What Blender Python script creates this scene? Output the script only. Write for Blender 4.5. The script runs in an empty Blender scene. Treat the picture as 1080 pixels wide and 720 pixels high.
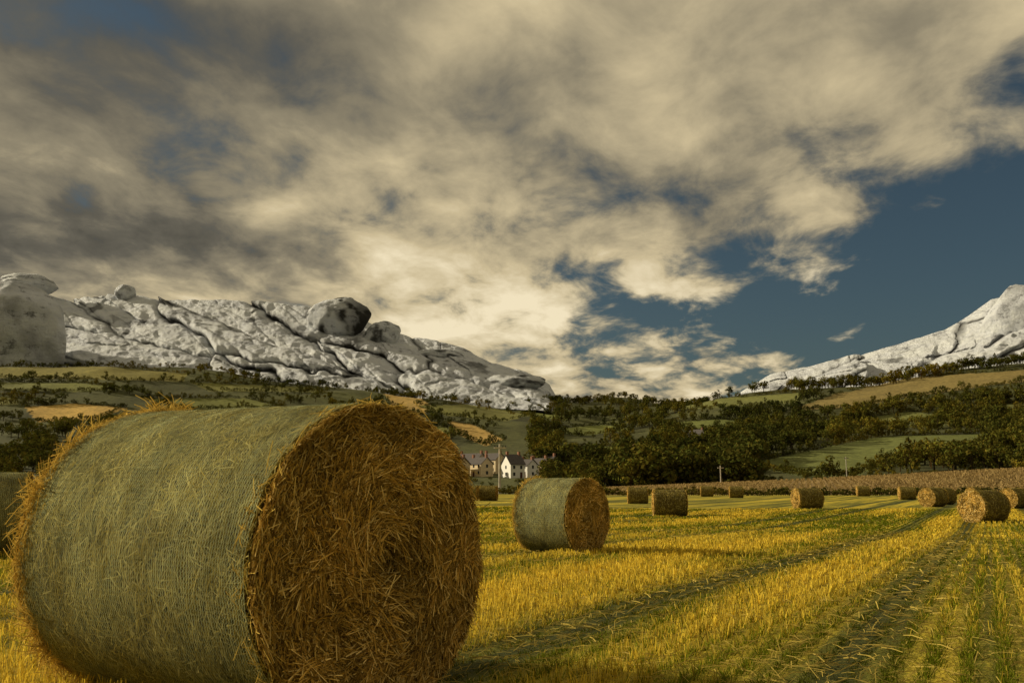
import bpy, math, numpy as np
from mathutils import Vector
rng=np.random.default_rng(7)
F=980.0; HOR=510.0; CH=1.04
PIT=math.atan((HOR-360)/F); cp,sp=math.cos(PIT),math.sin(PIT)
scene=bpy.context.scene
scene.view_settings.view_transform='Standard'
scene.view_settings.look='None'
scene.view_settings.exposure=0
# ---------------------------------------------------------------- helpers
def ray(px,py):
    """direction of travel per metre of depth -> (x/y, z/y)"""
    X=(np.asarray(px,float)-540)/F; V=(360-np.asarray(py,float))/F
    y=cp-V*sp; z=sp+V*cp
    return X/y, z/y
def proj(x,y,z):
    z=z-CH
    d=y*cp+z*sp; v=-y*sp+z*cp
    return 540+F*x/d, 360-F*v/d
def sm(a,b,x):
    t=np.clip((x-a)/(b-a),0,1); return t*t*(3-2*t)
_perm=rng.random((256,256))
def vn(x,y):
    xi=np.floor(x).astype(int); yi=np.floor(y).astype(int)
    fx=x-xi; fy=y-yi; fx=fx*fx*(3-2*fx); fy=fy*fy*(3-2*fy)
    g=lambda a,b:_perm[a%256,b%256]
    return (g(xi,yi)*(1-fx)+g(xi+1,yi)*fx)*(1-fy)+(g(xi,yi+1)*(1-fx)+g(xi+1,yi+1)*fx)*fy
def fbm(x,y,o=4):
    s=0;a=.5
    for i in range(o):
        s=s+a*(vn(x*2**i+17.3*i,y*2**i+5.1*i)-.5)*2; a*=.5
    return s
def mesh_from(name,V,Fc,mats,cols=None,smooth=False,mi=None):
    V=np.asarray(V,np.float32).reshape(-1,3); Fc=np.asarray(Fc,np.int32)
    k=Fc.shape[1]; n=len(Fc)
    me=bpy.data.meshes.new(name)
    me.vertices.add(len(V)); me.vertices.foreach_set('co',V.ravel())
    me.loops.add(n*k); me.loops.foreach_set('vertex_index',Fc.ravel())
    me.polygons.add(n)
    me.polygons.foreach_set('loop_start',np.arange(0,n*k,k,dtype=np.int32))
    me.polygons.foreach_set('loop_total',np.full(n,k,np.int32))
    me.polygons.foreach_set('use_smooth',np.full(n,smooth))
    if mi is not None: me.polygons.foreach_set('material_index',np.asarray(mi,np.int32))
    me.update(calc_edges=True)
    if cols is not None:
        a=me.color_attributes.new('Col','FLOAT_COLOR','POINT')
        c=np.ones((len(V),4),np.float32); c[:,:3]=np.asarray(cols).reshape(-1,3)
        a.data.foreach_set('color',c.ravel())
    for m in (mats if isinstance(mats,(list,tuple)) else [mats]): me.materials.append(m)
    return me
def obj(name,me,parent=None,loc=None):
    o=bpy.data.objects.new(name,me); scene.collection.objects.link(o)
    if parent: o.parent=parent
    if loc is not None: o.location=loc
    return o
def ribbons(P,S,W):
    """P (N,K,3) centre lines, S (N,K,3) or (N,1,3) side unit vectors, W (N,K) half widths"""
    N,K,_=P.shape
    W=W[...,None]
    V=np.stack([P-S*W,P+S*W],2).reshape(-1,3)
    base=(np.arange(N)*K*2)[:,None]; k=(np.arange(K-1)*2)[None]
    b=(base+k).ravel()
    return V,np.stack([b,b+1,b+3,b+2],1)
def ribcol(C,K): return np.repeat(C,K*2,axis=0)
# ---------------------------------------------------------------- node helpers
class NT:
    def __init__(s,t): s.t=t; s.n=t.nodes; s.l=t.links
    def set(s,i,v):
        if hasattr(v,'is_output'): s.l.new(v,i)
        else: i.default_value=v
    def m(s,op,a,b=None,c=None,clamp=False):
        n=s.n.new('ShaderNodeMath'); n.operation=op; n.use_clamp=clamp
        s.set(n.inputs[0],a)
        if b is not None: s.set(n.inputs[1],b)
        if c is not None: s.set(n.inputs[2],c)
        return n.outputs[0]
    def vm(s,op,a,b=None):
        n=s.n.new('ShaderNodeVectorMath'); n.operation=op; s.set(n.inputs[0],a)
        if b is not None: s.set(n.inputs[1],b)
        return n.outputs['Value'] if op=='DOT_PRODUCT' else n.outputs[0]
    def noise(s,vec,scale,detail=4,rough=.5,dist=0,out='Fac'):
        n=s.n.new('ShaderNodeTexNoise'); s.set(n.inputs['Vector'],vec)
        n.inputs['Scale'].default_value=scale; n.inputs['Detail'].default_value=detail
        n.inputs['Roughness'].default_value=rough; n.inputs['Distortion'].default_value=dist
        return n.outputs[out]
    def ramp(s,f,pts,interp='LINEAR'):
        n=s.n.new('ShaderNodeValToRGB'); s.set(n.inputs[0],f); cr=n.color_ramp; cr.interpolation=interp
        while len(cr.elements)<len(pts): cr.elements.new(.5)
        for e,(p,c) in zip(cr.elements,pts):
            e.position=p; e.color=(*c,1) if len(c)==3 else c
        return n.outputs[0]
    def mix(s,f,a,b,mode='MIX'):
        n=s.n.new('ShaderNodeMix'); n.data_type='RGBA'; n.blend_type=mode
        s.set(n.inputs[0],f)
        s.set(n.inputs[6],a if hasattr(a,'is_output') else (*a,1)); s.set(n.inputs[7],b if hasattr(b,'is_output') else (*b,1))
        return n.outputs[2]
    def comb(s,x,y,z):
        n=s.n.new('ShaderNodeCombineXYZ'); s.set(n.inputs[0],x); s.set(n.inputs[1],y); s.set(n.inputs[2],z); return n.outputs[0]
    def sep(s,v):
        n=s.n.new('ShaderNodeSeparateXYZ'); s.set(n.inputs[0],v); return n.outputs
    def mapr(s,v,a,b,c=0,d=1):
        n=s.n.new('ShaderNodeMapRange'); s.set(n.inputs[0],v)
        n.inputs[1].default_value=a;n.inputs[2].default_value=b;n.inputs[3].default_value=c;n.inputs[4].default_value=d
        n.interpolation_type='SMOOTHSTEP'
        return n.outputs[0]
def mat(name,rough=.8):
    m=bpy.data.materials.new(name); m.use_nodes=True
    b=m.node_tree.nodes['Principled BSDF']; b.inputs['Roughness'].default_value=rough
    b.inputs['Specular IOR Level'].default_value=.2
    return m,NT(m.node_tree),b
def pos(nt): return nt.n.new('ShaderNodeNewGeometry').outputs['Position']
def attr(nt,name='Col'):
    n=nt.n.new('ShaderNodeAttribute'); n.attribute_name=name; return n.outputs['Color']
def bump(nt,b,h,strength,dist):
    n=nt.n.new('ShaderNodeBump'); n.inputs['Strength'].default_value=strength; n.inputs['Distance'].default_value=dist
    nt.set(n.inputs['Height'],h); nt.l.new(n.outputs[0],b.inputs['Normal'])
def leafmat(name,trans=.3,rand=.0):
    m=bpy.data.materials.new(name); m.use_nodes=True; nt=NT(m.node_tree); nt.n.clear()
    c=attr(nt)
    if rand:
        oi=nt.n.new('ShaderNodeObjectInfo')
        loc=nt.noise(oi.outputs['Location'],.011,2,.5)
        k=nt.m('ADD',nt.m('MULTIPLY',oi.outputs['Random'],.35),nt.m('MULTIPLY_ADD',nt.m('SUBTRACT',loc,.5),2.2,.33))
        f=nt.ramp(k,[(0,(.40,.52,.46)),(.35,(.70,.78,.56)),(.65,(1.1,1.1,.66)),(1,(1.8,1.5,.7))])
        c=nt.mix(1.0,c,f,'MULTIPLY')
    b=nt.n.new('ShaderNodeBsdfDiffuse'); nt.set(b.inputs[0],c)
    t=nt.n.new('ShaderNodeBsdfTranslucent'); nt.set(t.inputs[0],c)
    mx=nt.n.new('ShaderNodeMixShader'); mx.inputs[0].default_value=trans
    nt.l.new(b.outputs[0],mx.inputs[1]); nt.l.new(t.outputs[0],mx.inputs[2])
    o=nt.n.new('ShaderNodeOutputMaterial'); nt.l.new(mx.outputs[0],o.inputs[0])
    return m
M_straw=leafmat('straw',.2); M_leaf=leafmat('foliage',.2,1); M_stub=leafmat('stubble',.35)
M_net=leafmat('net_wrap',.1)
m,nt,b=mat('bark'); nt.set(b.inputs['Base Color'],nt.ramp(nt.noise(pos(nt),3,5),[(.3,(.05,.035,.025)),(.7,(.14,.11,.08))])); M_bark=m

# ---------------------------------------------------------------- camera
cam=bpy.data.cameras.new('camera'); co=bpy.data.objects.new('camera',cam); scene.collection.objects.link(co)
co.location=(0,0,CH); co.rotation_euler=(math.pi/2+PIT,0,0)
cam.sensor_width=36; cam.lens=F/1080*36; cam.clip_end=20000; cam.clip_start=.05
scene.camera=co
# ---------------------------------------------------------------- sun + sky
SUN_AZ=math.radians(-75); SUN_EL=math.radians(22)
sd=Vector((math.sin(SUN_AZ)*math.cos(SUN_EL),math.cos(SUN_AZ)*math.cos(SUN_EL),math.sin(SUN_EL)))
sl=bpy.data.lights.new('sun','SUN'); sl.energy=5.0; sl.angle=math.radians(.6); sl.color=(1,.86,.60)
so=bpy.data.objects.new('sun',sl); scene.collection.objects.link(so); so.rotation_euler=sd.to_track_quat('Z','Y').to_euler(); so.location=(-40,10,40)
w=bpy.data.worlds.new('World'); scene.world=w; w.use_nodes=True
nt=NT(w.node_tree); nt.n.clear()
gen=nt.n.new('ShaderNodeTexCoord').outputs['Generated']
sky=nt.n.new('ShaderNodeTexSky'); sky.sky_type='NISHITA'; sky.sun_disc=False
sky.sun_elevation=SUN_EL; sky.sun_rotation=SUN_AZ; sky.altitude=300; sky.dust_density=2.0; sky.ozone_density=2.5
X,Y,Z=nt.sep(gen)[:3]
zz=nt.m('ADD',nt.m('MAXIMUM',Z,0.0),.20)
px_=nt.m('DIVIDE',X,zz); py_=nt.m('DIVIDE',Y,zz)
deck=nt.comb(px_,py_,0.0)
mp=nt.n.new('ShaderNodeMapping'); nt.l.new(deck,mp.inputs[0]); mp.inputs['Rotation'].default_value=(0,0,math.radians(-58)); mp.inputs['Scale'].default_value=(1.0,.78,1)
dk=mp.outputs[0]
nA=nt.noise(dk,1.35,5,.50,.15); nB=nt.noise(dk,5.6,6,.60,.25)
wv=nt.noise(gen,6,3,.55,0,'Color')
wsx,wsy,_w=nt.sep(wv)[:3]
az=nt.m('ADD',nt.m('ARCTAN2',X,Y),nt.m('MULTIPLY',nt.m('SUBTRACT',wsx,.5),.18))
el=nt.m('ADD',nt.m('ARCSINE',Z),nt.m('MULTIPLY',nt.m('SUBTRACT',wsy,.5),.10))
def blobs(lst,base):
    tot=base
    for (x,y,wx,wy,a) in lst:
        s_,e_=ray(x,y); A=math.atan(s_); E=math.atan(e_/math.hypot(1,s_))
        da=nt.m('MULTIPLY',nt.m('SUBTRACT',az,A),F/wx); de=nt.m('MULTIPLY',nt.m('SUBTRACT',el,E),F/wy)
        q=nt.m('MULTIPLY_ADD',da,da,nt.m('MULTIPLY',de,de))
        g=nt.m('EXPONENT',nt.m('MULTIPLY',q,-.7))
        tot=nt.m('MULTIPLY_ADD',g,a,tot)
    return tot
cov=blobs([(1030,265,150,80,-.82),(880,385,140,50,-.66),(1110,330,190,100,-.45),(690,345,110,46,-.46),(60,15,150,30,-.46),(1070,65,60,50,-.5),
           (620,215,90,20,-.24),(765,297,60,16,.46),(893,226,36,13,.66),(740,385,60,12,.44),(610,300,60,24,-.30),(560,400,90,20,.10),(830,310,120,40,-.28)],1.08)
bri=blobs([(450,262,140,70,.15),(400,110,240,80,.10),(660,100,130,70,.12),(490,345,130,50,.19),(760,295,90,25,.30),(120,252,200,28,-.34),
           (30,150,120,60,-.06),(60,10,260,46,-.32),(20,310,160,40,-.10),(960,30,260,60,-.14),(300,180,140,40,.10),(590,395,120,25,.24),(880,150,140,60,.04),(893,226,40,14,.15)],.53)
low=nt.mapr(el,.02,.45,1.9,.65)
nBl=nt.m('MULTIPLY',nt.m('SUBTRACT',nB,.5),low)
alpha=nt.mapr(nt.m('ADD',cov,nt.m('ADD',nt.m('MULTIPLY',nt.m('SUBTRACT',nA,.5),1.3),nt.m('MULTIPLY',nBl,1.8))),.36,.96)
bb=nt.m('ADD',bri,nt.m('ADD',nt.m('MULTIPLY',nt.m('SUBTRACT',nA,.5),1.40),nt.m('MULTIPLY',nBl,.85)))
ccol=nt.ramp(bb,[(0,(.05,.048,.040)),(.28,(.13,.118,.090)),(.5,(.28,.24,.16)),(.75,(.60,.495,.30)),(1,(.88,.76,.52))])
bg1=nt.n.new('ShaderNodeBackground'); bg1.inputs[1].default_value=.05
nt.l.new(nt.mix(1.0,sky.outputs[0],(.66,.70,.60),'MULTIPLY'),bg1.inputs[0])
bg2=nt.n.new('ShaderNodeBackground'); bg2.inputs[1].default_value=1.0; nt.l.new(ccol,bg2.inputs[0])
mx=nt.n.new('ShaderNodeMixShader'); nt.l.new(alpha,mx.inputs[0]); nt.l.new(bg1.outputs[0],mx.inputs[1]); nt.l.new(bg2.outputs[0],mx.inputs[2])
out=nt.n.new('ShaderNodeOutputWorld'); nt.l.new(mx.outputs[0],out.inputs[0])

# ---------------------------------------------------------------- terrain
def prof(pts):
    p=np.array(pts,float); s,e=ray(p[:,0],p[:,1]); return s,e
L1=prof([(-300,519),(500,519),(640,515),(850,506),(1080,494),(1400,480)])
L2=prof([(-300,500),(0,500),(500,503),(700,503),(850,499),(1080,490),(1400,480)])
L3=prof([(-300,450),(0,454),(300,464),(500,472),(600,472),(700,466),(850,458),(1080,446),(1400,430)])
L4=prof([(-300,384),(0,386),(100,386),(200,392),(300,403),(380,412),(480,426),(560,438),(640,444),(700,434),(760,420),(850,413),(900,406),(1000,392),(1080,382),(1400,350)])
L5=prof([(-300,436),(300,432),(380,426),(440,418),(500,421),(560,419),(610,424),(650,422),(700,431),(780,434),(1400,434)])
def z0(x,y):
    r=np.hypot(x,y)
    return -.5*sm(4,38,r)*(.72+.28*sm(-3,10,x))+.02*fbm(x*.25,y*.25,2)*sm(3,8,r)
def height(x,y):
    x=np.asarray(x,float); y=np.asarray(y,float)
    r=np.hypot(x,y); Yd=np.maximum(y,r*.5); s=np.clip(x/np.maximum(Yd,1e-3),-1.2,1.2)
    K=[130,220,262,350,600,900,1400,2200,9000]
    E=lambda L:np.interp(s,*L)
    h1=CH+E(L1)*220
    H=[z0(x,y),h1,h1-1.5-3*sm(.0,.4,s),CH+E(L2)*350,CH+E(L3)*600,CH+E(L4)*900,CH+E(L5)*1400,60+0*s,20+0*s]
    z=H[0].copy() if hasattr(H[0],'copy') else H[0]
    for i in range(8):
        t=np.clip((Yd-K[i])/(K[i+1]-K[i]),0,1)
        t=.6*t+.4*t*t*(3-2*t)
        z=np.where(Yd>K[i],H[i]*(1-t)+H[i+1]*t,z)
    z=z+Yd*.008*fbm(x/90,y/90,3)*sm(250,420,Yd)
    return z
azs=np.concatenate([np.linspace(-180,-42,40)[:-1],np.linspace(-42,42,620),np.linspace(42,180,40)[1:]])
rs=np.concatenate([[.01],np.geomspace(.6,60,70),np.linspace(61,128,40),np.linspace(130,340,90),np.linspace(343,1000,230),np.linspace(1010,1500,50),np.geomspace(1550,9000,20)])
A,Rr=np.meshgrid(np.radians(azs),rs)
TX=Rr*np.sin(A); TY=Rr*np.cos(A); TZ=height(TX,TY)
nr,na=TX.shape
idx=np.arange(nr*na).reshape(nr,na)
Fq=np.stack([idx[:-1,:-1],idx[:-1,1:],idx[1:,1:],idx[1:,:-1]],-1).reshape(-1,4)
PATCH=[([(-80,388),(0,387),(110,386),(200,394),(192,402),(60,399),(-80,397)],(.20,.18,.04)),
 ([(26,429),(75,425),(132,430),(100,442),(40,445)],(.46,.31,.08)),
 ([(405,414),(440,417),(458,430),(444,438),(412,426)],(.48,.33,.10)),
 ([(472,444),(500,448),(532,464),(512,470),(485,459)],(.46,.31,.09)),
 ([(535,428),(590,436),(602,443),(560,440)],(.20,.22,.05)),
 ([(200,403),(330,408),(345,414),(220,412)],(.17,.17,.04)),
 ([(-60,402),(90,404),(150,411),(60,413),(-60,410)],(.16,.17,.04)),
 ([(440,428),(500,426),(560,438),(530,444),(470,438)],(.20,.20,.05)),
 ([(150,420),(260,420),(300,430),(200,432)],(.16,.17,.04)),
 ([(150,440),(240,438),(260,450),(170,452)],(.30,.22,.06)),
 ([(-60,418),(10,418),(20,426),(-60,428)],(.17,.17,.04)),
 ([(420,448),(470,450),(478,462),(430,460)],(.18,.19,.045)),
 ([(575,452),(640,448),(668,453),(610,460)],(.17,.19,.04)),
 ([(590,474),(650,470),(672,477),(620,484)],(.16,.19,.04)),
 ([(690,446),(760,442),(800,447),(730,455)],(.14,.16,.04)),
 ([(690,432),(760,420),(848,413),(842,424),(760,430)],(.17,.18,.05)),
 ([(835,432),(880,416),(960,398),(1062,391),(1140,386),(1150,396),(1050,406),(960,418),(900,430)],(.23,.18,.06)),
 ([(785,490),(850,476),(930,460),(1040,457),(1064,468),(960,482),(900,502),(850,503)],(.14,.16,.042)),
 ([(1010,432),(1080,424),(1160,420),(1160,430),(1080,434)],(.13,.14,.04)),
 ([(890,443),(960,434),(1000,439),(940,449)],(.15,.16,.045))]
def inpoly(px,py,P):
    c=np.zeros(px.shape,bool); n=len(P)
    for i in range(n):
        x1,y1=P[i]; x2,y2=P[(i+1)%n]
        if y1==y2: continue
        k=((y1>py)!=(y2>py))&(px<(x2-x1)*(py-y1)/(y2-y1)+x1); c^=k
    return c
PX,PY=proj(TX,np.maximum(TY,1),TZ)
front=(np.abs(A)<math.radians(42))&(Rr>262)
n1=fbm(TX/40,TY/40,4); n2=fbm(TX/7,TY/7,2)
C=np.empty((nr,na,3)); C[:]=(.075,.08,.026); C*= (1+.8*n1)[...,None]
wob=fbm(TX/15,TY/15,2)*1.2
for P,c in PATCH:
    k=front&inpoly(PX+wob*2,PY+wob,P)&(TY<1050)
    C[k]=np.array(c)*(1+.25*n1[k]+.15*n2[k])[:,None]
k=(np.maximum(TY,Rr*.5)>131)&(np.maximum(TY,Rr*.5)<262)
cornx=sm(.06,.13,TX/np.maximum(TY,1))[...,None]
corn=np.array((.29,.20,.08))*(1+.3*n2+.2*n1)[...,None]*cornx+np.array((.10,.10,.035))*(1-cornx)
C[k]=corn[k]
fieldmask=(np.maximum(TY,Rr*.5)<131)
fm=fieldmask[:-1,:-1].ravel()
tracks=[-.85,-2.75,-6.9,-8.8,1.6,3.5,-13,-15,-20.5,-22.5,8.5,10.4,-29,-31,-40,-42]
m,nt,b=mat('stubble_field',.9)
P_=pos(nt)
RA=math.radians(27)
cc=nt.vm('DOT_PRODUCT',P_,(math.cos(RA),-math.sin(RA),0)); aa=nt.vm('DOT_PRODUCT',P_,(math.sin(RA),math.cos(RA),0))
v1=nt.comb(cc,nt.m('MULTIPLY',aa,.03),0.0); v2=nt.comb(cc,nt.m('MULTIPLY',aa,.12),0.0)
s1=nt.noise(v1,.55,3,.6); s2=nt.noise(v1,3.2,3,.6); s3=nt.noise(v2,9,3,.6); big=nt.noise(P_,.09,3); fine=nt.noise(P_,30,4,.65)
f=nt.m('ADD',nt.m('ADD',nt.m('MULTIPLY',s1,1.2),nt.m('MULTIPLY',s2,.9)),nt.m('ADD',nt.m('MULTIPLY',s3,.3),nt.m('MULTIPLY',big,.2)))
f=nt.m('ADD',f,nt.m('MULTIPLY',nt.m('SUBTRACT',fine,.5),.5))
wob_=nt.m('ADD',cc,nt.m('MULTIPLY',nt.m('SUBTRACT',nt.noise(P_,.35,2),.5),.25))
trk=0.0
for t in tracks:
    d=nt.m('MULTIPLY',nt.m('SUBTRACT',wob_,t),1/.3); trk=nt.m('ADD',trk,nt.m('EXPONENT',nt.m('MULTIPLY',nt.m('MULTIPLY',d,d),-1.0)))
f=nt.m('SUBTRACT',f,nt.m('MULTIPLY',trk,.38))
col=nt.ramp(nt.m('MULTIPLY',f,.4),[(.38,(.050,.056,.008)),(.47,(.15,.145,.014)),(.54,(.40,.32,.025)),(.66,(.70,.50,.045))])
nt.set(b.inputs['Base Color'],col); bump(nt,b,nt.m('ADD',fine,s3),.6,.04); M_field=m
m,nt,b=mat('hill_pasture',.95)
P_=pos(nt); g=nt.noise(P_,.35,5,.65)
nt.set(b.inputs['Base Color'],nt.mix(1.0,attr(nt),nt.ramp(g,[(.3,(.6,.62,.6)),(.7,(1.35,1.3,1.3))]),'MULTIPLY')); bump(nt,b,g,.6,1.0); M_hill=m
me=mesh_from('ground',np.stack([TX,TY,TZ],-1),Fq,[M_field,M_hill],C,True,np.where(fm,0,1))
obj('ground',me)
ysamp=np.concatenate([np.linspace(262,1000,500)])
def land(px,py,ymin=262):
    s,e=ray(px,py); ys=ysamp[ysamp>=ymin]; z=height(s*ys,ys)
    ee=(z-CH)/ys; ee=np.maximum.accumulate(ee)
    if e>ee[-1]: return None
    i=int(np.searchsorted(ee,e)); y=ys[min(i,len(ys)-1)]
    return s*y,y,float(height(np.array(s*y),np.array(y)))

# ---------------------------------------------------------------- rocky mountains
m,nt,b=mat('pale_rock',.85)
P_=pos(nt); cr=nt.sep(attr(nt))[0]
n_a=nt.noise(P_,.018,8,.62,.4); n_b=nt.noise(P_,.09,9,.78,.3)
vv=nt.n.new('ShaderNodeMapping'); nt.l.new(P_,vv.inputs[0]); vv.inputs['Rotation'].default_value=(0,math.radians(18),0); vv.inputs['Scale'].default_value=(.25,.4,1.6)
n_c=nt.noise(vv.outputs[0],.05,8,.72,.3)
t=nt.m('ADD',nt.m('MULTIPLY',n_a,.35),nt.m('ADD',nt.m('MULTIPLY',n_b,.45),nt.m('MULTIPLY',n_c,.40)))
base=nt.ramp(t,[(.455,(.10,.105,.11)),(.515,(.42,.44,.48)),(.555,(.82,.86,.94)),(.66,(.93,.97,1.0))])
col=nt.mix(cr,base,(.05,.05,.046))
nt.set(b.inputs['Base Color'],col); bump(nt,b,nt.m('ADD',nt.m('MULTIPLY',n_b,1.6),nt.m('ADD',n_c,n_a)),1.0,6.5); M_rock=m
def slabs(u,v,seed,sa,sc,ang):
    r=np.random.default_rng(seed)
    a=u*math.cos(ang)+v*math.sin(ang); c=-u*math.sin(ang)+v*math.cos(ang)
    a=a/sa; c=c/sc
    a=a+.30*fbm(u/50,v/30,3)+.05*fbm(u/9,v/6,2); c=c+.30*fbm(u/50+9,v/30+4,3)+.05*fbm(u/9+3,v/6,2)
    lo_a,hi_a,lo_c,hi_c=a.min(),a.max(),c.min(),c.max()
    n=int((hi_a-lo_a)*(hi_c-lo_c)*1.0)+4
    S=np.stack([r.uniform(lo_a,hi_a,n),r.uniform(lo_c,hi_c,n)],1); off=r.uniform(-1,1,n)
    f1=np.full(a.shape,9.);f2=np.full(a.shape,9.);o=np.zeros(a.shape)
    for i in range(n):
        d=np.hypot(a-S[i,0],c-S[i,1])
        closer=d<f1
        f2=np.where(closer,f1,np.minimum(f2,d)); o=np.where(closer,off[i],o); f1=np.where(closer,d,f1)
    return f1,f2,o
def mountain(name,crest,px0,px1,seed,ang,basepy,boulders):
    nu=int((px1-px0)/.9); nv=210
    u=np.linspace(px0,px1,nu); t=np.concatenate([np.linspace(0,1,nv-14),1+np.linspace(.02,.3,14)])
    cpn=np.array(crest,float); cy=np.interp(u,cpn[:,0],cpn[:,1])
    U,T=np.meshgrid(u,t); CY=np.broadcast_to(cy,U.shape)
    BY=np.interp(u,[p[0] for p in basepy],[p[1] for p in basepy])[None]
    prof_=np.where(T<=1,np.clip(T,0,1)**.75,1-(T-1)*1.5)
    PYy=BY+(CY-BY)*prof_
    s,e=ray(U,PYy); Yy=1050+360*T
    f1,f2,o=slabs(U,PYy,seed,170,36,ang)
    g1,g2,o2=slabs(U,PYy,seed+5,60,14,ang+.25)
    edge=f2-f1; e2=g2-g1
    bulge=np.clip(edge*5,0,1)**.5; b2=np.clip(e2*4,0,1)**.5
    rag=fbm(U/16,PYy/10,5); rid=1-2*np.abs(fbm(U/12+40,PYy/7,4))
    disp=12*(bulge-.8)+13*o+1.2*(b2-.8)+2.4*o2+2.6*rag+1.8*rid
    fade=np.minimum(1,np.minimum((U-px0)/12,(px1-U)/12))
    Yy2=Yy-disp*1.5*fade
    zz=CH+e*Yy+disp*.30*fade
    crack=np.clip(1-edge/.06,0,1)*np.clip(.85+1.4*fbm(U/30,PYy/30,3),0,1)+.5*np.clip(1-e2/.05,0,1)*(vn(U/22,PYy/14)>.66)
    crack=crack+.7*sm(.36,.58,fbm(U/34+11,PYy/13+3,5))
    crack=np.clip(crack,0,1)
    V=np.stack([s*Yy,Yy2,zz],-1)
    a_,b_=U.shape; ii=np.arange(a_*b_).reshape(a_,b_)
    Q=np.stack([ii[:-1,:-1],ii[:-1,1:],ii[1:,1:],ii[1:,:-1]],-1).reshape(-1,4)
    cols=np.stack([crack]*3,-1)
    root=bpy.data.objects.new(name,None); scene.collection.objects.link(root)
    obj('rock_slabs',mesh_from('rock_slabs',V,Q,M_rock,cols,True),root)
    import bmesh
    for k,(bx,by,rx,ry,Yb,dark) in enumerate(boulders):
        bm=bmesh.new(); bmesh.ops.create_icosphere(bm,subdivisions=5,radius=1)
        co_=np.array([v.co[:] for v in bm.verts]); fc=np.array([[v.index for v in f.verts] for f in bm.faces]); bm.free()
        sd_=k*3.7+seed
        d=.20*fbm(co_[:,0]*1.3+sd_,co_[:,2]*1.3+co_[:,1],3)+.14*fbm(co_[:,1]*2.5+sd_,co_[:,2]*2.5+7,5)+.05*fbm(co_[:,0]*7+sd_,co_[:,2]*7+co_[:,1]*5,3)
        rr=np.random.default_rng(k+seed)
        c2=co_*(1+d)[:,None]
        for _ in range(9):
            nrm=rr.normal(size=3); nrm/=np.linalg.norm(nrm); lim=rr.uniform(.80,.97)
            dd=c2@nrm; ex=np.clip(dd-lim,0,None); c2-=ex[:,None]*nrm*.75
        s_,e_=ray(bx,by); m_=Yb/991
        V=c2*np.array([rx*m_,rx*m_*.9,ry*m_])+np.array([s_*Yb,Yb,CH+e_*Yb])
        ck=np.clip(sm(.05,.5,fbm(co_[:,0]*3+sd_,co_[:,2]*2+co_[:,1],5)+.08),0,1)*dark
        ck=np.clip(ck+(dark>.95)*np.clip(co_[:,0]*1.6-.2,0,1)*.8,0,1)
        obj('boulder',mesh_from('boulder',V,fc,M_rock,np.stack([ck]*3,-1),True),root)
    return root
mountain('rocky_mountain',[(-260,285),(-100,287),(0,300),(60,314),(75,316),(95,311),(125,311),(200,315),(262,318),(330,327),(380,340),(420,354),(450,359),(490,371),(520,386),(560,397),(578,407),(590,425)],
  -260,592,3,math.radians(17),[(-260,425),(400,428),(592,440)],
  [(16,354,54,60,1130,.4),(-78,345,52,60,1150,.4),(357,337,34,24,1310,1.0),(404,353,19,16,1310,.9),(131,309,11,9,1390,.5),(26,302,32,12,1380,.4),(462,376,26,8,1330,.8),(540,404,34,9,1230,.9)])
mountain('rocky_mountain',[(768,425),(780,414),(812,395),(860,384),(900,372),(950,360),(1000,344),(1025,330),(1050,312),(1085,306),(1200,298),(1350,300)],
  768,1350,11,math.radians(-20),[(768,440),(1350,425)],
  [(1078,345,42,44,1300,.4),(1140,340,44,44,1320,.4)])

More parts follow.
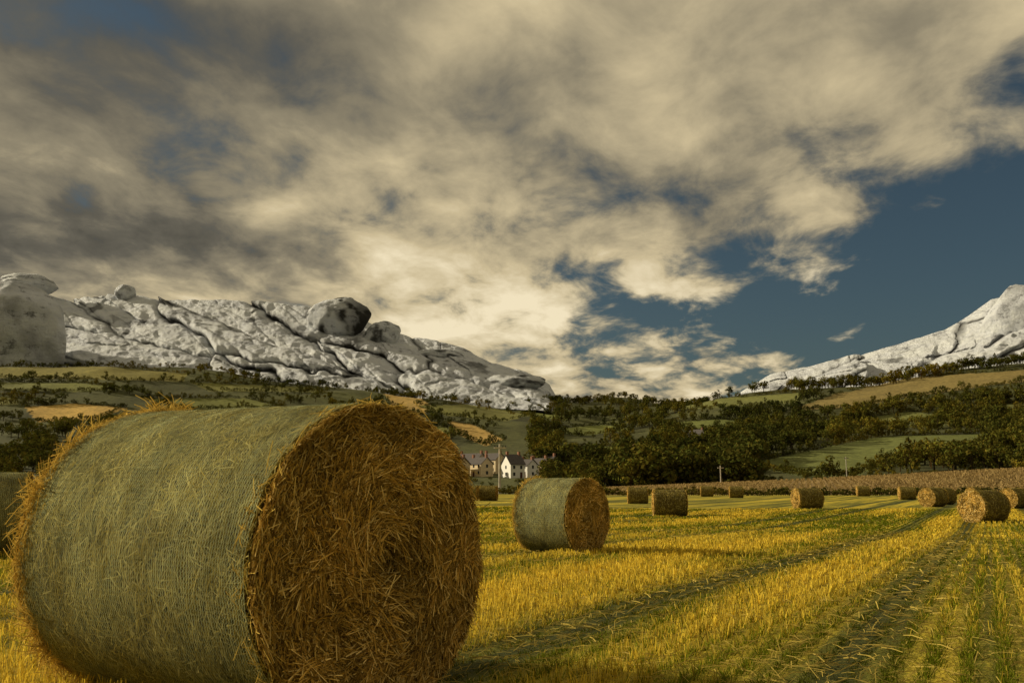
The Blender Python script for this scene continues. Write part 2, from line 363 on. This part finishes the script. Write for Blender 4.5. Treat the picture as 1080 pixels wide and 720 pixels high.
# ---------------------------------------------------------------- trees
def tree_mesh(seed,H=12,spread=.42,nl=430,leaf=.62):
    r=np.random.default_rng(seed)
    th=H*.32
    V=[];Fc=[]
    def limb(p0,p1,r0,r1,n=6):
        p0=np.array(p0,float);p1=np.array(p1,float);d=p1-p0;d/=np.linalg.norm(d)
        a=np.cross(d,[.3,.9,.1]);a/=np.linalg.norm(a);b_=np.cross(d,a)
        an=np.linspace(0,2*np.pi,n,endpoint=False); st=sum(len(v) for v in V)
        ring=lambda p,q:p+q*(np.cos(an)[:,None]*a+np.sin(an)[:,None]*b_)
        V.append(np.concatenate([ring(p0,r0),ring(p1,r1)]))
        for i in range(n): j=(i+1)%n; Fc.append([st+i,st+j,st+n+j,st+n+i])
    limb((0,0,-.6),(0,0,th),H*.028,H*.02); limb((0,0,th),(r.normal()*.4,r.normal()*.4,H*.75),H*.02,H*.006)
    nb=int(r.integers(11,17)); cen=[];rad=[]
    for i in range(nb):
        a=r.uniform(0,2*np.pi); hh=r.uniform(.25,.92); k=math.sqrt(max(0,1-((hh-.50)/.49)**2))
        q=H*spread*k*r.uniform(.35,.95)
        c=np.array([q*math.cos(a),q*math.sin(a),H*hh]); cen.append(c); rad.append(H*r.uniform(.10,.18))
        limb((0,0,th*r.uniform(.6,1.4)),c,H*.009,H*.003,3)
    cen=np.array(cen);rad=np.array(rad)
    TV=np.concatenate(V); TF=np.array(Fc)
    pick=r.integers(0,nb,nl)
    dirn=r.normal(size=(nl,3)); dirn/=np.linalg.norm(dirn,axis=1)[:,None]
    c=cen[pick]+dirn*(rad[pick]*r.uniform(.6,1.08,nl)**.6)[:,None]
    nrm=dirn*1.4+r.normal(size=(nl,3))*.45; nrm/=np.linalg.norm(nrm,axis=1)[:,None]
    a=np.cross(nrm,r.normal(size=(nl,3))); a/=np.linalg.norm(a,axis=1)[:,None]; b_=np.cross(nrm,a)
    sz=leaf*r.uniform(.5,1.2,nl)[:,None]
    LV=np.stack([c-a*sz,c-b_*sz*.7,c+a*sz,c+b_*sz*.7],1).reshape(-1,3)
    LF=np.arange(nl*4).reshape(-1,4)+len(TV)
    br=(.6+.8*r.random(nb))[pick]*(.75+.5*r.random(nl))
    colr=np.array((.080,.092,.025))*br[:,None]; colr[:,0]*=1+.5*r.random(nl)
    cols=np.concatenate([np.tile((.07,.05,.035),(len(TV),1)),np.repeat(colr,4,0)])
    return mesh_from('tree',np.concatenate([TV,LV]),np.concatenate([TF,LF]),M_leaf,cols)
protos=[tree_mesh(20+i,H=12,spread=[.40,.46,.36,.5,.42,.3][i]) for i in range(6)]
bushes=[tree_mesh(50+i,H=4,spread=.7,nl=200,leaf=.33) for i in range(3)]
def woodland(name):
    e=bpy.data.objects.new(name,None); scene.collection.objects.link(e); return e
W1=woodland('woodland'); W2=woodland('woodland'); HD=woodland('hedgerow_trees')
cnt=0
def plant(root,px,py,h,kind=0,ymin=262,sink=.3):
    p=land(px,py,ymin)
    if p is None: return
    put(root,p,h,kind,sink)
def put(root,p,h,kind=0,sink=.3):
    global cnt
    lst=protos if kind==0 else bushes
    o=bpy.data.objects.new('tree' if kind==0 else 'bush',lst[int(rng.integers(len(lst)))]); scene.collection.objects.link(o); o.parent=root
    k=h/(12 if kind==0 else 4)
    o.location=(p[0],p[1],p[2]-sink); o.rotation_euler=(0,0,rng.uniform(0,6.28)); o.scale=(k*rng.uniform(.9,1.25),k*rng.uniform(.9,1.25),k); cnt+=1
def free(px,py):
    for P,c in PATCH:
        if inpoly(np.array([px]),np.array([py]),P)[0]: return False
    return True
for i in range(2000):
    px=rng.uniform(560,1180); py=rng.uniform(398,500)
    h=rng.uniform(7,13)
    if not free(px,py): continue
    if not free(px,py-8): h=rng.uniform(2.5,4.5)
    k=float(vn(np.array(px/26.),np.array(py/8.)))
    if px<700 and k<.36: continue
    if k<.24: continue
    plant(W1,px,py,h)
for i in range(2300):
    px=rng.uniform(-140,580); py=rng.uniform(390,500)
    if not free(px,py): continue
    k=float(vn(np.array(px/46.+3),np.array(py/9.)))
    if py<440 and k<.56: continue
    if py>=440 and k<.40: continue
    if 468<px<582 and 466<py: continue
    h=rng.uniform(5,10)
    if not free(px,py-7): h=rng.uniform(2.5,4)
    plant(W2,px,py,h)
for P,c in PATCH:
    n=len(P)
    for i in range(n):
        (x1,y1),(x2,y2)=P[i],P[(i+1)%n]; L=math.hypot(x2-x1,y2-y1)
        for t in np.arange(0,1,2.8/max(L,5)):
            if rng.random()<.12: continue
            far=rng.random()<.18
            plant(HD,x1+(x2-x1)*t+rng.normal()*.7,y1+(y2-y1)*t+rng.normal()*.4,rng.uniform(3,8) if far else rng.uniform(2.0,3.8),0 if far else 1)
for px in np.arange(840,1250,3.0):
    s,_=ray(px,400); 
    y=rng.uniform(860,900)
    put(W1,(s*y,y,float(height(np.array(s*y),np.array(y)))),rng.uniform(8,14))
for px in np.arange(-160,560,3.6):
    if rng.random()<.35: continue
    s,_=ray(px,400); y=rng.uniform(885,900)
    put(W2,(s*y,y,float(height(np.array(s*y),np.array(y)))),rng.uniform(3,7))
for px in np.arange(380,760,3.2):
    s,_=ray(px,400); y=rng.uniform(1330,1400)
    put(W1,(s*y,y,float(height(np.array(s*y),np.array(y)))),rng.uniform(6,12))
for i in range(380):
    s,_=ray(rng.uniform(380,760),400); y=rng.uniform(1000,1400)
    put(W1,(s*y,y,float(height(np.array(s*y),np.array(y)))),rng.uniform(7,12))
for i in range(240):
    px=rng.uniform(575,1160); s,_=ray(px,500); y=rng.uniform(268,330)
    h=rng.uniform(6,10)
    if 650<px<790: h+=4.5
    if 800<px<1070: h=rng.uniform(1.6,3.0)
    put(W1,(s*y,y,float(height(np.array(s*y),np.array(y)))),h)
for i in range(150):
    px=rng.uniform(-120,600); s,_=ray(px,500); y=rng.uniform(268,330)
    h=rng.uniform(6,10)
    if px>455: h=rng.uniform(1.6,2.6)
    put(W2,(s*y,y,float(height(np.array(s*y),np.array(y)))),h)
HG=woodland('hedge')
for px in np.arange(-200,1300,2.3):
    s,_=ray(px,515); y=131+rng.uniform(-1.2,1.2)+6*math.sin(px/170)
    h=rng.uniform(.6,1.3) if px>640 else rng.uniform(.7,1.5)
    put(HG,(s*y,y,float(height(np.array(s*y),np.array(y)))),h,1,.1)

# ---------------------------------------------------------------- ripe crop beyond the hedge
N=42000
y=rng.uniform(133,232,N); s=rng.uniform(.075,.75,N); x=s*y
row=np.round((x*.95-y*.3)/1.2)*1.2; x=(row+.3*y)/.95+rng.normal(size=N)*.12
z=height(x,y); hgt=rng.uniform(.2,.55,N); wd=rng.uniform(.05,.12,N)
a=rng.uniform(0,np.pi,N); S=np.stack([np.cos(a),np.sin(a),0*a],1)
P0=np.stack([x,y,z],1); P1=P0+np.stack([rng.normal(size=N)*.2,rng.normal(size=N)*.2,hgt],1)
V,Q=ribbons(np.stack([P0,P1],1),S[:,None],np.stack([wd*.6,wd],1))
c=np.array((.40,.29,.12))*rng.uniform(.4,1.15,N)[:,None]
obj('ripe_crop',mesh_from('ripe_crop',V,Q,M_stub,ribcol(c,2)))

# ---------------------------------------------------------------- stubble
N=95000
u=rng.random(N); y=((3.0**.7)+u*(58**.7-3.0**.7))**(1/.7); s=rng.uniform(-.68,.68,N); x=s*y
cR,sR=math.cos(RA),math.sin(RA)
c_=x*cR-y*sR; a_=x*sR+y*cR
c_=np.round(c_/.19)*.19+rng.normal(size=N)*.018
x=c_*cR+a_*sR; y=-c_*sR+a_*cR
tr=np.zeros(N)
for t in tracks: tr=np.maximum(tr,np.exp(-((c_-t)/.32)**2))
gn=1.5*fbm(c_*.9,a_*.05,3)+.7*fbm(x*.35,y*.35,3)
K=4
def rep(v): return np.repeat(v,K,axis=0)
X_=rep(x)+rng.normal(size=N*K)*.014;Y_=rep(y)+rng.normal(size=N*K)*.03; T_=rep(tr); G0=rep(gn); G=G0+rng.normal(size=N*K)*.30+.45*T_
green=G>.06
hg=rng.uniform(.04,.115,N*K)*(1-.78*T_)*(1-.25*green)*(1-.25*np.clip(G0,0,1))
P0=np.stack([X_,Y_,z0(X_,Y_)-.01],1); ln=.25+.5*T_+.3*green
P1=P0+np.stack([rng.normal(size=N*K)*hg*ln,rng.normal(size=N*K)*hg*ln,hg+.01],1)
wd=np.maximum(.0021,Y_*.00040)*rng.uniform(.7,1.3,N*K); wd=wd*(1+.5*green)
a=rng.uniform(0,np.pi,N*K); S=np.stack([np.cos(a),np.sin(a),0*a],1)
V,Q=ribbons(np.stack([P0,P1],1),S[:,None],np.stack([wd,wd*np.where(green,.3,.85)],1))
dull=rng.random(N*K)[:,None]
strawc=np.array((.82,.60,.055))*(1-dull*.3)+np.array((.50,.42,.14))*dull*.3
c=np.where(green[:,None],np.array((.23,.27,.018)),strawc)*rng.uniform(.35,1.15,N*K)[:,None]*(1-.6*T_)[:,None]*(1-.35*np.clip(G0,-.3,1))[:,None]
obj('stubble',mesh_from('stubble',V,Q,M_stub,ribcol(c,2)))
N=32000
u=rng.random(N); y=((3.0**.6)+u*(30**.6-3.0**.6))**(1/.6); x=rng.uniform(-.68,.68,N)*y
a=RA*-1+math.pi/2+rng.normal(size=N)*.8; L=rng.uniform(.03,.12,N)
d=np.stack([np.cos(a),np.sin(a),rng.normal(size=N)*.12],1)*L[:,None]
Pm=np.stack([x,y,z0(x,y)+rng.uniform(.008,.05,N)],1)
P=np.stack([Pm-d,Pm+np.stack([0*x,0*x,rng.uniform(0,.012,N)],1),Pm+d],1)
S=np.stack([-np.sin(a),np.cos(a),rng.normal(size=N)*.5],1)
wd=np.maximum(.0016,y*.0004)
V,Q=ribbons(P,S[:,None],np.stack([wd]*3,1))
c=np.array((.60,.46,.11))*rng.uniform(.35,1.05,N)[:,None]
obj('loose_straw',mesh_from('loose_straw',V,Q,M_stub,ribcol(c,3)))

# ---------------------------------------------------------------- hay bales
m,nt,b=mat('bale_core',.95)
tc=nt.n.new('ShaderNodeTexCoord').outputs['Object']
nn=nt.noise(tc,35,5,.7); 
nt.set(b.inputs['Base Color'],nt.ramp(nn,[(.35,(.03,.022,.008)),(.6,(.17,.125,.04)),(.75,(.34,.25,.09))])); bump(nt,b,nn,1,.02); M_core=m
def bale_meshes(R,L,nface,nbody,netn,nseg,wmul,seed,fringe,flare=0.0):
    r=np.random.default_rng(seed); out=[]
    nu,nv=96,28
    th=np.linspace(0,2*np.pi,nu,endpoint=False); prof=[(-L/2-.02,0.0),(-L/2-.02,R*.5),(-L/2-.01,R*.86),(-L/2+.02,R*.975)]+[(-L/2+L*k/nv,R*(1-.004*math.cos(k))) for k in range(2,nv-1)]+[(L/2-.02,R*.975),(L/2+.01,R*.86),(L/2+.02,R*.5),(L/2+.02,0.0)]
    V=[];
    for (ax,rr) in prof:
        q=rr*(1+.010*fbm(th*3,np.full(nu,ax*5+9),3)) if rr>R*.9 else rr
        axx=ax+.012*fbm(np.cos(th)*3*rr+5,np.sin(th)*3*rr,3)*(rr<R*.95)
        V.append(np.stack([axx*np.ones(nu),q*np.cos(th),q*np.sin(th)],1))
    V=np.concatenate(V); n=len(prof); Q=[]
    for i in range(n-1):
        j=np.arange(nu); Q.append(np.stack([i*nu+j,i*nu+(j+1)%nu,(i+1)*nu+(j+1)%nu,(i+1)*nu+j],1))
    out.append(['drum',V,np.concatenate(Q),M_core,None,True])
    RV=[];RQ=[];RC=[];off=0
    def add(P,S,W,C):
        nonlocal off
        V_,Q_=ribbons(P,S,W); RV.append(V_);RQ.append(Q_+off);RC.append(ribcol(C,P.shape[1])); off+=len(V_)
    for side in (1,-1):
        n=nface; rho=R*np.sqrt(r.random(n))*.985; ph=r.uniform(0,2*np.pi,n)
        lump=.04*fbm(np.cos(ph)*rho*5+seed,np.sin(ph)*rho*5,3)
        c=np.stack([side*(L/2+.022+lump+r.uniform(0,.04,n)*(1-.5*rho/R)),rho*np.cos(ph),rho*np.sin(ph)],1)
        tuft=1.9*fbm(np.cos(ph)*rho*4+31,np.sin(ph)*rho*4+seed,2)
        tang=ph+np.pi/2+tuft+r.normal(size=n)*.55
        ln=r.uniform(.04,.17,n)*(1-.35*(rho/R)**2)
        d=np.stack([r.normal(size=n)*.09,np.cos(tang),np.sin(tang)],1)
        perp=np.stack([0*ln,-np.sin(tang),np.cos(tang)],1)
        bend=(r.normal(size=n)*.18*ln)[:,None]*perp
        sag=np.stack([side*r.uniform(-.008,.022,n),0*ln,-.25*ln*r.random(n)],1)
        P=np.stack([c-d*ln[:,None]+sag,c-d*ln[:,None]*.33-bend*.8,c+d*ln[:,None]*.33-bend*.8,c+d*ln[:,None]+sag*.6],1)
        rr_=np.hypot(P[...,1],P[...,2]); kk=np.where(rr_>R*1.015,R*1.015/rr_,1); P[...,1]*=kk; P[...,2]*=kk
        S=perp+np.stack([r.normal(size=n)*.6,0*ln,0*ln],1); S/=np.linalg.norm(S,axis=1)[:,None]
        W=np.stack([np.full(n,.0019*wmul)]*4,1)*r.uniform(.5,1.6,n)[:,None]
        C_=np.array((.58,.37,.085))*r.uniform(.18,1.15,n)[:,None]**1.1
        k=r.random(n)<.20; C_[k]=np.array((.86,.64,.24))*r.uniform(.7,1.1,k.sum())[:,None]
        cl=fbm(c[:,1]*5+seed,c[:,2]*5,3); C_*= (1+.8*cl)[:,None].clip(.35,1.5)
        add(P,S[:,None],W,C_)
        n=int(fringe*(1 if side==-1 else .25)); ph=r.uniform(0,2*np.pi,n)
        rad=np.stack([0*ph,np.cos(ph),np.sin(ph)],1); tg=np.stack([0*ph,-np.sin(ph),np.cos(ph)],1)
        ax=np.stack([side+0*ph,0*ph,0*ph],1)
        base=rad*(R*r.uniform(.95,1.01,n))[:,None]+ax*(L/2+r.uniform(-.06,.04,n))[:,None]
        cl=np.clip(1+1.4*fbm(ph*4,ph*0+seed,3),.3,2)
        lr=(r.random(n)**1.8*(.085 if side==-1 else .035)*cl+.010)[:,None]; lt=(r.normal(size=n)*.07)[:,None]; la=(r.normal(size=n)*.04)[:,None]
        p2=base+rad*lr+tg*lt+ax*la
        midp=(base+p2)/2+rad*(.25*lr)+tg*lt*.1
        S=np.cross(p2-base,r.normal(size=(n,3))); S/=np.linalg.norm(S,axis=1)[:,None]
        add(np.stack([base,midp,p2],1),S[:,None],np.full((n,3),.0019*wmul),np.array((.74,.52,.12))*r.uniform(.4,1.15,n)[:,None])
    n=nbody; ph=r.uniform(0,2*np.pi,n); axp=r.uniform(-L/2,L/2,n); dl=r.normal(size=n)*.75
    ln=r.uniform(.02,.075,n); P=[]
    for k in (-1,-.33,.33,1):
        p_=ph+k*ln*np.cos(dl)/R; q=R*(1+.012)+r.uniform(-.008,.006,n)
        P.append(np.stack([axp+k*ln*np.sin(dl),q*np.cos(p_),q*np.sin(p_)],1))
    P=np.stack(P,1); P[...,0]=np.clip(P[...,0],-L/2-.01,L/2+.01)
    rad=np.stack([0*ph,np.cos(ph),np.sin(ph)],1); dd=P[:,3]-P[:,0]; S=np.cross(rad,dd); S/=np.linalg.norm(S,axis=1)[:,None]
    S=S+rad*r.normal(size=n)[:,None]*.15
    W=np.full((n,4),.0017*wmul)*r.uniform(.6,1.5,n)[:,None]
    C_=np.array((.34,.27,.06))*r.uniform(.3,1.3,n)[:,None]
    k=r.random(n)<.26; C_[k]=np.array((.58,.50,.18))*r.uniform(.7,1.1,k.sum())[:,None]
    cl=fbm(ph*3,axp*4+seed,4); C_*=(1+.6*cl)[:,None].clip(.4,1.5)
    add(P,S[:,None],W,C_)
    out.append(['straw',np.concatenate(RV),np.concatenate(RQ),M_straw,np.concatenate(RC),False])
    if netn:
        xs=np.linspace(-L/2+.01,L/2-.01,netn); phs=np.linspace(0,2*np.pi,nseg+1)
        pth=np.broadcast_to(phs,(netn,nseg+1)); 
        ax=xs[:,None]+.010*fbm(pth*7+xs[:,None]*3,xs[:,None]*14+pth*0,4)
        q=R*(1+.022)+.006*fbm(pth*6,ax*9,3)
        def cyl(ax,q,p): return np.stack([ax,q*np.cos(p),q*np.sin(p)],-1)
        P=cyl(ax,q,pth); S=np.zeros_like(P); S[...,0]=1
        V1,Q1=ribbons(P,S,np.full((netn,nseg+1),.0009*wmul))
        shade=(1+.7*fbm(pth*4,ax*6,4)).clip(.4,1.4)
        c1=np.repeat((np.array((.45,.51,.29))*shade[...,None]).reshape(-1,3),2,0)
        zi=(np.arange(nseg+1)%2)[None]
        ax2=ax[:-1]*(1-zi)+ax[1:]*zi; P=cyl(ax2,q[:-1]+.001,pth[:-1])
        tang=np.stack([0*pth[:-1],-np.sin(pth[:-1]),np.cos(pth[:-1])],-1)
        S=tang*.8; S[...,0]=.3
        V2,Q2=ribbons(P,S,np.full((netn-1,nseg+1),.0007*wmul))
        c2=np.repeat((np.array((.45,.51,.29))*shade[:-1,:,None]).reshape(-1,3),2,0)
        out.append(['net_wrap',np.concatenate([V1,V2]),np.concatenate([Q1,Q2+len(V1)]),M_net,np.concatenate([c1,c2]),False])
    res=[]
    for nme,V,Q,M_,C_,smo in out:
        V=V.copy(); k=1+flare*np.clip(.5-V[:,0]/L,0,1); V[:,1]*=k; V[:,2]*=k
        V[:,2]=np.maximum(V[:,2],-R*.965)+0
        res.append((nme,mesh_from(nme,V,Q,M_,C_,smo)))
    return res
BIG=bale_meshes(.71,1.76,32000,34000,108,420,1.0,1,5200,.055)
MID=bale_meshes(.72,1.5,8000,9000,50,220,2.0,2,1400)
FAR=bale_meshes(.72,1.5,2500,3200,0,0,4.5,3,300)
def bale(parts,x,y,theta,D=1.44,L=1.5,dz=0,Lb=1.5):
    e=bpy.data.objects.new('hay_bale',None); scene.collection.objects.link(e)
    k=D/1.44
    e.location=(x,y,float(height(np.array(float(x)),np.array(float(y))))+D/2-.03*k+dz)
    th=math.radians(theta)
    e.rotation_euler=(0,0,th-math.pi/2); e.scale=(L/Lb,k,k)
    for nme,me_ in parts: obj(nme,me_,e)
    return e
th=.93; rc=np.array([-.625,4.36]); axd=np.array([math.sin(th),-math.cos(th)])
cb=rc-axd*(1.76/2)
bale(BIG,cb[0],cb[1],math.degrees(th),1.44,1.76,0,1.76)
bale(MID,.86,16.4,50,1.28,1.08)
bale(MID,-8.75,15.6,115,1.38,1.3)
bale(FAR,7.6,45.5,86,1.28,1.5)
bale(FAR,19.3,38.6,116,1.3,1.45)
bale(FAR,18.8,60,100,1.28,1.55)
bale(FAR,10.0,75,85,1.28,1.5)
bale(FAR,-2.0,80,80,1.28,1.4)
bale(FAR,-3.5,79,80,1.28,1.2)
bale(FAR,28.6,64,-55,1.3,1.5)
bale(FAR,32.5,71,115,1.25,1.4)
bale(FAR,32.2,60.5,-55,1.3,1.4)
bale(FAR,25,105,80,1.28,1.4)
bale(FAR,23.8,115,80,1.28,1.4)
bale(FAR,44,118,80,1.28,1.4)
bale(FAR,39,93,80,1.25,1.4)
bale(FAR,51,104,-50,1.25,1.4)

# ---------------------------------------------------------------- buildings
def simple(name,c,rough=.85,var=.25,sc=2.0):
    m,nt,b=mat(name,rough); g=nt.noise(pos(nt),sc,5,.6)
    nt.set(b.inputs['Base Color'],nt.ramp(g,[(.3,tuple(v*(1-var) for v in c)),(.7,tuple(min(1,v*(1+var)) for v in c))])); return m
M_white=simple('white_render',(.80,.78,.72),var=.06); M_cream=simple('cream_render',(.66,.54,.34),var=.12); M_stone=simple('stone_wall',(.42,.36,.26))
M_slate=simple('slate_roof',(.10,.09,.085)); M_glass=simple('window_glass',(.03,.035,.04),.15,.1); M_door=simple('door_paint',(.10,.04,.03)); M_brick=simple('chimney_brick',(.26,.13,.08)); M_wood=simple('pole_wood',(.50,.45,.36))
def poly(name,V,Fs,mat_,parent):
    me=bpy.data.meshes.new(name); me.from_pydata(V,[],Fs); me.update(); me.materials.append(mat_); return obj(name,me,parent)
def boxv(x0,x1,y0,y1,z0_,z1):
    return [(x0,y0,z0_),(x1,y0,z0_),(x1,y1,z0_),(x0,y1,z0_),(x0,y0,z1),(x1,y0,z1),(x1,y1,z1),(x0,y1,z1)],[(0,3,2,1),(4,5,6,7),(0,1,5,4),(1,2,6,5),(2,3,7,6),(3,0,4,7)]
def boxes(name,lst,mat_,parent):
    V=[];Q=[]
    for b_ in lst:
        v,f=boxv(*b_); Q+= [tuple(i+len(V) for i in q) for q in f]; V+=v
    return poly(name,V,Q,mat_,parent)
def house(px,y,wd,dp,hw,hr,wall,yaw,name='rendered_house'):
    s,_=ray(px,495); x=s*y; e=bpy.data.objects.new(name,None); scene.collection.objects.link(e)
    e.location=(x,y,float(height(np.array(x),np.array(float(y))))-.2); e.rotation_euler=(0,0,math.radians(yaw))
    a,b_=wd/2,dp/2
    poly('walls',[(-a,-b_,-1),(a,-b_,-1),(a,b_,-1),(-a,b_,-1),(-a,-b_,hw),(a,-b_,hw),(a,b_,hw),(-a,b_,hw),(-a,0,hw+hr),(a,0,hw+hr)],
         [(0,1,5,4),(2,3,7,6),(1,2,6,9,5),(3,0,4,8,7)],wall,e)
    o=.35; t=.18; k=hr/b_
    ex=o*k
    poly('roof',[(-a-o,-b_-o,hw-ex+.02),(a+o,-b_-o,hw-ex+.02),(a+o,0,hw+hr+.02),(-a-o,0,hw+hr+.02),(-a-o,b_+o,hw-ex+.02),(a+o,b_+o,hw-ex+.02),
                 (-a-o,-b_-o,hw-ex+t),(a+o,-b_-o,hw-ex+t),(a+o,0,hw+hr+t),(-a-o,0,hw+hr+t),(-a-o,b_+o,hw-ex+t),(a+o,b_+o,hw-ex+t)],
         [(6,7,8,9),(9,8,11,10),(1,0,3,2),(2,3,4,5),(0,1,7,6),(4,10,11,5),(1,2,8,7),(2,5,11,8),(0,6,9,3),(3,9,10,4)],M_slate,e)
    wl=[];n=max(2,int(wd/2.6))
    for i in range(n):
        cx=-a+(i+.5)*wd/n
        for zc in ([1.5,4.0] if hw>4 else [1.5]):
            if i==n//2 and zc==1.5: continue
            wl.append((cx-.45,cx+.45,-b_-.03,-b_+.1,zc-.6,zc+.6))
    for sx in (-1,1):
        for zc in ([1.5,4.0] if hw>4 else [1.5]):
            wl.append(tuple(sorted((sx*(a-.1),sx*(a+.03))))+(-.5,.5,zc-.6,zc+.6))
    boxes('windows',wl,M_glass,e)
    cx=-a+(n//2+.5)*wd/n; boxes('door',[(cx-.5,cx+.5,-b_-.03,-b_+.1,.1,2.2)],M_door,e)
    boxes('chimneys',[(-a+.1,-a+.9,-.45,.45,hw+hr-.8,hw+hr+1.2),(a-.9,a-.1,-.45,.45,hw+hr-.8,hw+hr+1.2)],M_brick,e)
house(483,352,7,6,4.8,2.4,M_cream,-45); house(506,356,8.5,6,4.8,2.4,M_cream,-48,'terraced_house'); house(497,372,12,6.5,5.5,2.6,M_stone,-42,'stone_house')
house(541,348,6,7,5.2,3.4,M_white,30); house(556,356,6,6,4.6,2.2,M_white,-45); house(569,362,7.5,6,4.8,2.4,M_cream,-45,'terraced_house')
house(520,380,9,6,5.5,2.5,M_cream,-45); house(578,390,8,6,4.8,2.5,M_stone,-45,'stone_house'); house(474,390,9,6,5.5,2.5,M_cream,-45,'terraced_house')
house(663,335,6,6,8.5,3.2,M_white,20)
p=land(736,470); 
if p is not None: house(736,p[1],8,6,7,2.6,M_white,-40)
def pole(px,y,h,r=.12,cross=True,lean=0):
    s,_=ray(px,500); x=s*y; e=bpy.data.objects.new('utility_pole',None); scene.collection.objects.link(e)
    e.location=(x,y,float(height(np.array(x),np.array(float(y))))-.3); e.rotation_euler=(0,lean,.3)
    n=10; an=np.linspace(0,2*np.pi,n,endpoint=False)
    V=[(r*1.2*math.cos(a),r*1.2*math.sin(a),0) for a in an]+[(r*.8*math.cos(a),r*.8*math.sin(a),h) for a in an]
    poly('shaft',V,[(i,(i+1)%n,n+(i+1)%n,n+i) for i in range(n)]+[tuple(range(n,2*n))],M_wood,e)
    if cross:
        boxes('crossarm',[(-.9,.9,-r-.1,-r-.0,h-.7,h-.5)],M_wood,e)
        boxes('insulators',[(q-.06,q+.06,-r-.1,-r+.0,h-.498,h-.3) for q in (-.8,-.4,.4,.8)],M_glass,e)
pole(527,134,7.4,.16); pole(760,236,6,.14); pole(893,300,9,.12)
e=bpy.data.objects.new('bare_sapling',None); scene.collection.objects.link(e)
s,_=ray(54,500); yy=60; e.location=(s*yy,yy,float(height(np.array(s*yy),np.array(float(yy)))))
Pp=[];Wp=[]
for i in range(9):
    a=i*2.4; z1=1.2+i*.33; q=.9-.07*i
    Pp.append([(0,0,z1),(q*.35*math.cos(a),q*.35*math.sin(a),z1+.35),(q*.55*math.cos(a),q*.55*math.sin(a),z1+.95)]); Wp.append([.02,.014,.006])
Pp.append([(0,0,-.2),(0.03,0,2.2),(0,.03,4.4)]); Wp.append([.05,.035,.01])
Pp=np.array(Pp,float); V1,Q1=ribbons(Pp,np.tile(np.array([[[1.,0,0]]]),(len(Pp),1,1)),np.array(Wp)); V2,Q2=ribbons(Pp,np.tile(np.array([[[0,1.,0]]]),(len(Pp),1,1)),np.array(Wp))
obj('branches',mesh_from('branches',np.concatenate([V1,V2]),np.concatenate([Q1,Q2+len(V1)]),M_bark),e)
print('trees',cnt)
